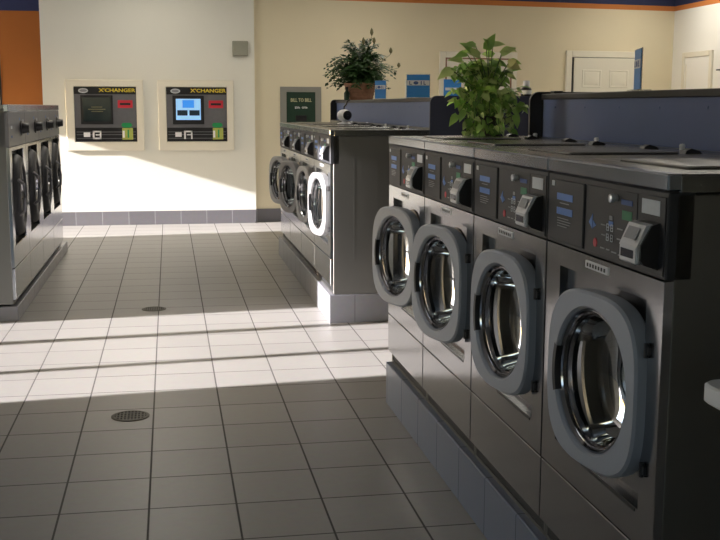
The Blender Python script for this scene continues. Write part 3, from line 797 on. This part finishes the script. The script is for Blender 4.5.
# door in the right wall
y0, y1 = 12.95, 13.62
r = empty('door_3', (XR, (y0+y1)/2, 0), -PI/2); struct(r, 'white sunlit door in the right wall near the corner', 'door')
w = y1-y0; f = .07; h = 2.085
bm = bm_()
for (a, b, z0, z1) in ((-w/2-f, -w/2, 0, h+f), (w/2, w/2+f, 0, h+f), (-w/2, w/2, h, h+f)): box(bm, a, b, -.03, .002, z0, z1, .006)
obj('door_frame', bm, M['trimpaint'], r)
bm = bm_(); box(bm, -w/2+.004, w/2-.004, -.02, .001, .01, h-.004, .003); lf = obj('door_leaf', bm, M['wall_lit'], r)  # leaf shares the lightened wall colour in place of light
bm = bm_(); box(bm, -w/2+.03, -w/2+.06, -.026, -.018, 1.0, 2.0, .003); obj('door_bar', bm, M['trimpaint'], lf)
# little grey hook bracket at right
r = empty('wall_bracket', (XR, 12.60, 1.87), -PI/2, 'small grey bracket on the right wall beside the door', 'bracket')
bm = bm_(); box(bm, -.03, .03, -.01, 0, 0, .05, .003); box(bm, -.02, .10, -.10, -.005, .015, .035, .004); obj('bracket_arm', bm, M['panelgrey'], r)

# blue poster on the brown-edged door
px_ = 3.60
r = empty('poster', (px_, yback(px_)-.030, 1.44), aw, 'blue poster on the brown-edged door behind the vine plant', 'poster')
bm = bm_(); box(bm, -.10, .14, -.006, -.0005, 0, .34); p_ = obj('sheet', bm, M['signblue'], r, sm=False)
bm = bm_(); box(bm, -.08, .10, -.0075, -.006, .20, .235); box(bm, -.08, .06, -.0075, -.006, .10, .115); obj('white_print', bm, M['whitelab'], p_, sm=False)

# sliver of a cream door frame on the orange wall
bm = bm_(); box(bm, -3.0, -2.195, -.05, 0, 0, 2.09, .006); 
struct(obj('door_4', bm, M['trimpaint'], None, (0, YO, 0)), 'cream door edge on the orange wall', 'door')
bm = bm_(); box(bm, -2.195, -2.175, -.03, 0, 0, 2.10); struct(obj('trim_9', bm, M['blackpaint'], None, (0, YO, 0), sm=False), 'dark edge beside the cream door on the orange wall', 'door trim')

# ------------------------------------------------------------------ floor drains
def drain_(x, y, rad, label):
    r = empty('floor_drain', (x, y, 0), 0, label, 'drain', 'round floor drains')
    bm = bm_(); lathe(bm, [(rad, .0005), (rad, .003), (rad-.004, .0045), (rad-.014, .0045), (rad-.016, .003), (rad-.016, .001)], 40); obj('drain_ring', bm, M['drain'], r)
    bm = bm_(); lathe(bm, [(rad-.016, .0012), (.0005, .0012)], 40); obj('drain_pit', bm, M['rubber'], r)
    bm = bm_()
    rr = rad-.015
    for i in range(-4, 5):
        q = i*rr/4.6; l = math.sqrt(max(rr*rr-q*q, 0))
        box(bm, q-.0035, q+.0035, -l, l, .0015, .0038)
    for i in (-2, 0, 2):
        q = i*rr/4.6; l = math.sqrt(max(rr*rr-q*q, 0))
        box(bm, -l, l, q-.0035, q+.0035, .0015, .0038)
    obj('drain_grate', bm, M['drain'], r, sm=False)
drain_(-.209, 4.94, .088, 'round dark floor drain in the shaded foreground tiles')
drain_(-.136, 7.63, .086, 'round floor drain farther back, just beyond the sunlit band')

# ------------------------------------------------------------------ plants
def leaf_heart(bm, base, d, up, L, Wd, bend=.25, mi=0):
    """heart-shaped leaf folded along its midrib and drooping at the tip"""
    d = d.normalized(); s = d.cross(up)
    if s.length < 1e-3: s = Vector((1, 0, 0))
    s.normalize(); nrm = s.cross(d).normalized()
    prof = [(0, .0, 0), (.06, .62, .02), (.25, 1., .05), (.5, .86, .0), (.75, .48, -.10), (1., 0., -.28)]
    mid, lf, rt = [], [], []
    for t, w, z in prof:
        c = base+d*(t*L)+nrm*(z*L*bend*3)
        mid.append(bm.verts.new(c))
        if w > 0:
            back = -.10*L if t < .1 else 0
            lf.append(bm.verts.new(c+s*(w*Wd/2)+nrm*(.10*Wd*w)+d*back)); rt.append(bm.verts.new(c-s*(w*Wd/2)+nrm*(.10*Wd*w)+d*back))
    fs = []
    for side in (lf, rt):
        fs.append(bm.faces.new((mid[0], side[0], mid[1])))
        for i in range(3): fs.append(bm.faces.new((mid[1+i], side[i], side[i+1], mid[2+i])))
        fs.append(bm.faces.new((mid[4], side[3], mid[5])))
    for f_ in fs: f_.material_index = mi

def rnd(a, b): return random.uniform(a, b)

# pothos vine plant on the far end of the near row
px0, py0, pz0 = 1.44, 4.78, PR+1.089
root = empty('vine_plant', (px0, py0, pz0), 0, 'bright green leafy vine plant standing on the far end of the near washers', 'plant')
bm = bm_(); lathe(bm, [(.001, 0), (.055, 0), (.060, .004), (.075, .085), (.080, .090), (.076, .094), (.070, .086)], 28); obj('pot', bm, M['tray'], root)
bm = bm_(); lathe(bm, [(.001, .080), (.071, .080)], 24); obj('soil', bm, M['soil'], root)
bs_, bl = bm_(), bm_()
def in_shape(x, z):
    # silhouette of the plant, relative to the pot (x right, z up), metres
    top = [( -.25, .22), (-.22, .30), (-.16, .37), (-.10, .42), (.0, .43), (.06, .40), (.10, .34), (.12, .25)]
    return True
for i in range(50):
    a = rnd(0, 2*PI); R = rnd(.02, .145); hgt = rnd(.20, .395)*(1-.25*(R/.145)**2)
    cx, cy = math.cos(a)*R-.012, math.sin(a)*R*.55
    p0 = Vector((rnd(-.03, .03), rnd(-.03, .03), .08)); p1 = Vector((cx*.45, cy*.45, hgt*.7)); p2 = Vector((cx, cy, hgt)); p3 = Vector((cx*1.2, cy*1.1, hgt*.9))
    pts = [((1-t)**3)*p0+3*(1-t)**2*t*p1+3*(1-t)*t*t*p2+t**3*p3 for t in [k/7 for k in range(8)]]
    tube(bs_, pts, .0028, 5, .6)
    for j in range(2, 8):
        for q in range(2 if j > 3 else 1):
            d = Vector((rnd(-1, 1), rnd(-1.1, .6), rnd(-.9, .35)))
            if d.length < .2: continue
            sz = rnd(.038, .068)
            leaf_heart(bl, pts[j]+Vector((rnd(-.015, .015), rnd(-.015, .015), rnd(-.01, .02))), d, Vector((rnd(-.5, .5), -.7, .8)), sz, sz*.62, mi=random.choice((0, 0, 1, 2, 2)))
# hanging vines in front and at the sides, down past the pot
for i in range(30):
    a = rnd(PI*.95, 2.05*PI); R = rnd(.06, .11)
    cx, cy = math.cos(a)*R, math.sin(a)*R*.8
    ht = rnd(.12, .22); bot = rnd(.015, .06)
    pts = [Vector((cx*.5, cy*.4, .10)), Vector((cx*.8, cy*.8, ht)), Vector((cx*1.1, cy*1.15, ht*.75)), Vector((cx*1.15, cy*1.25, ht*.4)), Vector((cx*1.1+rnd(-.01, .01), cy*1.25, bot))]
    tube(bs_, pts, .0024, 5, .6)
    for j in range(1, 5):
        d = Vector((rnd(-.8, .8), rnd(-.8, -.1), rnd(-1, -.2)))
        sz = rnd(.03, .048)
        leaf_heart(bl, pts[j], d, Vector((rnd(-.5, .5), -.8, .5)), sz, sz*.66, mi=random.choice((0, 1, 2, 2)))
# outlying leaves seen in the photo (left spray, right tip, lower left)
for (x, z, dx, dz, sz) in ((-.19, .30, -.9, -.5, .10), (-.14, .34, -.8, .1, .09), (-.10, .38, -.5, .4, .09), (-.03, .39, .3, .7, .10), (.04, .37, .5, .3, .09), (-.06, .36, -.9, .35, .11),
                           (.09, .19, .5, -.8, .07), (.11, .10, .2, -.9, .08), (.10, .12, .7, -.6, .06), (-.16, .10, -.7, -.8, .08), (-.13, .12, -.4, -.9, .07), (-.08, .405, -.6, .1, .08), (-.02, .40, -.2, .3, .07), (.0, .41, .6, .1, .07), (.05, .39, .7, .0, .075), (.08, .34, .8, -.1, .07), (-.12, .37, -.7, -.1, .08), (.07, .28, .7, -.3, .06)):
    sz *= .8; leaf_heart(bl, Vector((x, -.06, z)), Vector((dx, -.25, dz)), Vector((0, -.8, .6)), sz, sz*.6, mi=random.choice((0, 0, 2)))
    tube(bs_, [(x*.3, -.03, z*.7), (x, -.06, z)], .0022, 5)
obj('stems', bs_, M['stem'], root)
obj('leaves', bl, [M['vine'], M['vinedark'], M['vinelit']], root)
bm = bm_()
leaf_heart(bm, Vector((.060, -.10, .325)), Vector((.8, -.3, -.25)), Vector((0, -.9, .5)), .062, .055)
leaf_heart(bm, Vector((.062, -.105, .325)), Vector((.5, -.5, .4)), Vector((0, -.9, .5)), .04, .04)
tag(obj('pale_leaf', bm, M['paleleaf'], root), 'pale yellow leaf')

# basket plant on the middle bulkhead
bx, by, bz = 1.955, 11.05, ZT
root = empty('basket_plant', (bx, by, bz), 0, 'dark green bushy plant in a brown basket on the middle bulkhead', 'plant')
bm = bm_(); lathe(bm, [(.001, 0), (.125, 0), (.130, .01), (.160, .15), (.170, .158), (.170, .172), (.160, .176), (.152, .165), (.145, .14)], 40)
for i, (rr, z) in enumerate([(.134, .03), (.141, .06), (.148, .09), (.155, .12)]):
    lathe(bm, [(rr+.001, z-.010), (rr+.005, z), (rr+.003, z+.010)], 40)
obj('basket', bm, M['basket'], root)
bm = bm_(); lathe(bm, [(.001, .150), (.150, .150)], 24); obj('soil', bm, M['soil'], root)
bm = bm_(); bst = bm_()
for i in range(240):
    a = rnd(0, 2*PI); Rr = rnd(.08, .37); H_ = rnd(.10, .47)*(1-.35*(Rr/.37)**2)
    droop = rnd(.05, .16) if Rr > .2 else rnd(-.02, .05)
    p0 = Vector((rnd(-.07, .07), rnd(-.07, .07), .15)); e = Vector((math.cos(a)*Rr, math.sin(a)*Rr*.7, .15+H_-droop)); m_ = Vector((math.cos(a)*Rr*.5, math.sin(a)*Rr*.35, .15+H_*1.02))
    N_ = 9; pts = [p0*(1-t)**2+m_*2*t*(1-t)+e*t*t for t in [k/N_ for k in range(N_+1)]]
    tube(bst, pts, .0025, 4, .4)
    for j in range(2, N_+1):
        d = (pts[j]-pts[j-1]).normalized()
        for s in (-1, 1):
            q = d.cross(Vector((0, 0, 1))).normalized()*s
            dd_ = (d*.55+q*.8+Vector((0, 0, rnd(-.5, .15)))).normalized(); l = rnd(.04, .07)
            n_ = dd_.cross(Vector((rnd(-.4, .4), -.5, .8))).normalized()*l*.22
            b0 = pts[j]; v = [bm.verts.new(b0), bm.verts.new(b0+dd_*l*.45+n_), bm.verts.new(b0+dd_*l), bm.verts.new(b0+dd_*l*.45-n_)]
            bm.faces.new(v)
obj('stems', bst, M['stem'], root); obj('foliage', bm, M['fern'], root)
for (tx, tz, l, base) in ((.105, .69, .085, (.06, .48)), (.130, .605, .070, (.08, .42)), (.020, .60, .075, (.01, .42)), (.305, .505, .070, (.20, .38)), (.39, .36, .055, (.28, .30))):
    bm = bm_()
    tube(bm, [(base[0]*.6, -.05, base[1]*.6), (base[0], -.07, base[1]), (tx, -.08, tz-l*.5)], .0022, 5)
    o_ = obj('flower_stem', bm, M['stem'], root)
    bm = bm_(); lathe(bm, [(.001, -l*.5), (.012, -l*.3), (.019, -l*.05), (.013, l*.25), (.001, l*.5)], 10, 'Z', (tx, -.08, tz)); obj('bud', bm, M['bud'], o_)

# ------------------------------------------------------------------ white folding table corner, right edge
r = empty('folding_table', (1.569, 1.26, 0), 0, 'white table corner poking in at the right edge by the nearest washer', 'table')
bm = bm_()
def rr_loop(x0, x1, y0, y1, rad, z, m=8):
    o = []
    for cx, cy, t0 in ((x1-rad, y1-rad, 0), (x0+rad, y1-rad, PI/2), (x0+rad, y0+rad, PI), (x1-rad, y0+rad, 1.5*PI)):
        for k in range(m+1):
            t = t0+k*PI/2/m; o.append((cx+rad*math.cos(t), cy+rad*math.sin(t), z))
    return o
tx0, tx1, ty0, ty1 = -.632, .62, -.6, .50
loft(bm, [rr_loop(tx0+.004, tx1-.004, ty0+.004, ty1-.004, .035, .904), rr_loop(tx0, tx1, ty0, ty1, .035, .908), rr_loop(tx0, tx1, ty0, ty1, .035, .936), rr_loop(tx0+.004, tx1-.004, ty0+.004, ty1-.004, .035, .940)], True, True)
obj('tabletop', bm, M['white'], r)
for sx_ in (-.52, .52):
    for sy_ in (-.5, .40):
        bm = bm_(); tube(bm, [(sx_, sy_, .904), (sx_, sy_, .004)], .016, 12); lg = obj('leg', bm, M['silver'], r)
        bm = bm_(); lathe(bm, [(.001, 0), (.022, 0), (.022, .02), (.017, .022)], 14, 'Z', (sx_, sy_, 0)); obj('foot_cap', bm, M['black'], lg)

# ------------------------------------------------------------------ light
sd = bpy.data.lights.new('sun', 'SUN'); sd.energy = 26; sd.angle = math.radians(.6); sd.color = (1, .955, .99)
so = bpy.data.objects.new('sun', sd); COL.objects.link(so)
dirv = Vector((1, SX, -.3115)).normalized(); so.rotation_euler = dirv.to_track_quat('-Z', 'Y').to_euler(); so.location = (-20, 3, 8)
wd = bpy.data.worlds.new('world'); S.world = wd; wd.use_nodes = True
nt = wd.node_tree; nt.nodes.clear()
wo = nt.nodes.new('ShaderNodeOutputWorld'); bg = nt.nodes.new('ShaderNodeBackground'); sk = nt.nodes.new('ShaderNodeTexSky')
sk.sky_type = 'NISHITA'; sk.sun_disc = False; sk.sun_elevation = math.radians(17.2); sk.sun_rotation = math.radians(-97); sk.air_density = 1.; sk.dust_density = 1.5
bg.inputs['Strength'].default_value = .55
nt.links.new(sk.outputs[0], bg.inputs[0]); nt.links.new(bg.outputs[0], wo.inputs[0])
# portals help sample the daylight through the openings
for axis, pos, ops in (('X', XW, opsL), ('Y', YF, opsF)):
    for (a0, a1, z0, z1, mu) in ops:
        ld = bpy.data.lights.new('window_portal', 'AREA'); ld.shape = 'RECTANGLE'; ld.size = a1-a0; ld.size_y = z1-z0
        ld.cycles.is_portal = True
        lo = bpy.data.objects.new('window_portal', ld); COL.objects.link(lo)
        c = (a0+a1)/2; zc = (z0+z1)/2
        if axis == 'X': lo.location = (pos-.19, c, zc); lo.rotation_euler = (PI/2, 0, -PI/2)
        else: lo.location = (c, pos-.19, zc); lo.rotation_euler = (PI/2, 0, 0); lo.rotation_euler = (-PI/2, 0, PI)
        d_ = Vector((1, 0, 0)) if axis == 'X' else Vector((0, 1, 0))
        lo.rotation_euler = d_.to_track_quat('-Z', 'Z').to_euler()
# unseen ceiling panels, added and placed to brighten the back walls
LIGHTS = [(-.2, 9.3), (2.4, 9.3), (5.2, 9.3), (2.4, 11.9), (6.2, 12.7), (-.2, 11.9), (5.2, 5.5)]
for i, (lx, ly) in enumerate(LIGHTS):
    r = empty('added_ceiling_light', (lx, ly, CZ), 0, 'unseen ceiling panel added to brighten the room', 'ceiling light', 'added ceiling panels')
    bm = bm_(); n = 32; c = (0, 0)
    L = [[(p[0], p[2], z) for p in rect_loop(-a, a, -b, b, 0, n, c)] for a, b, z in ((.31, .61, 0), (.31, .61, -.012), (.28, .58, -.014), (.28, .58, -.004))]
    loft(bm, L); obj('light_frame', bm, M['white'], r)
    bm = bm_(); box(bm, -.28, .28, -.58, .58, -.010, -.004); obj('diffuser', bm, M['lightpanel'], r, sm=False)

# ------------------------------------------------------------------ camera
f, yaw, pitch, roll = 1070., .17549, .151587, -.0027
cy, sy, cp, sp = math.cos(yaw), math.sin(yaw), math.cos(pitch), math.sin(pitch)
F = Vector((sy*cp, cy*cp, -sp)); R0 = Vector((cy, -sy, 0)); D0 = F.cross(R0)
Rv = R0*math.cos(roll)+D0*math.sin(roll); Dv = -R0*math.sin(roll)+D0*math.cos(roll)
cd = bpy.data.cameras.new('camera'); cam = bpy.data.objects.new('camera', cd); COL.objects.link(cam)
mat = Matrix((( Rv.x, -Dv.x, -F.x, 0), (Rv.y, -Dv.y, -F.y, 0), (Rv.z, -Dv.z, -F.z, 1.43), (0, 0, 0, 1)))
cam.matrix_world = mat
cd.sensor_fit = 'HORIZONTAL'; cd.sensor_width = 36; cd.lens = f*36/720; cd.clip_start = .05
S.camera = cam
S.view_settings.view_transform = 'Standard'; S.view_settings.look = 'None'; S.view_settings.gamma = 1; S.view_settings.exposure = 0
S.view_settings.use_curve_mapping = False
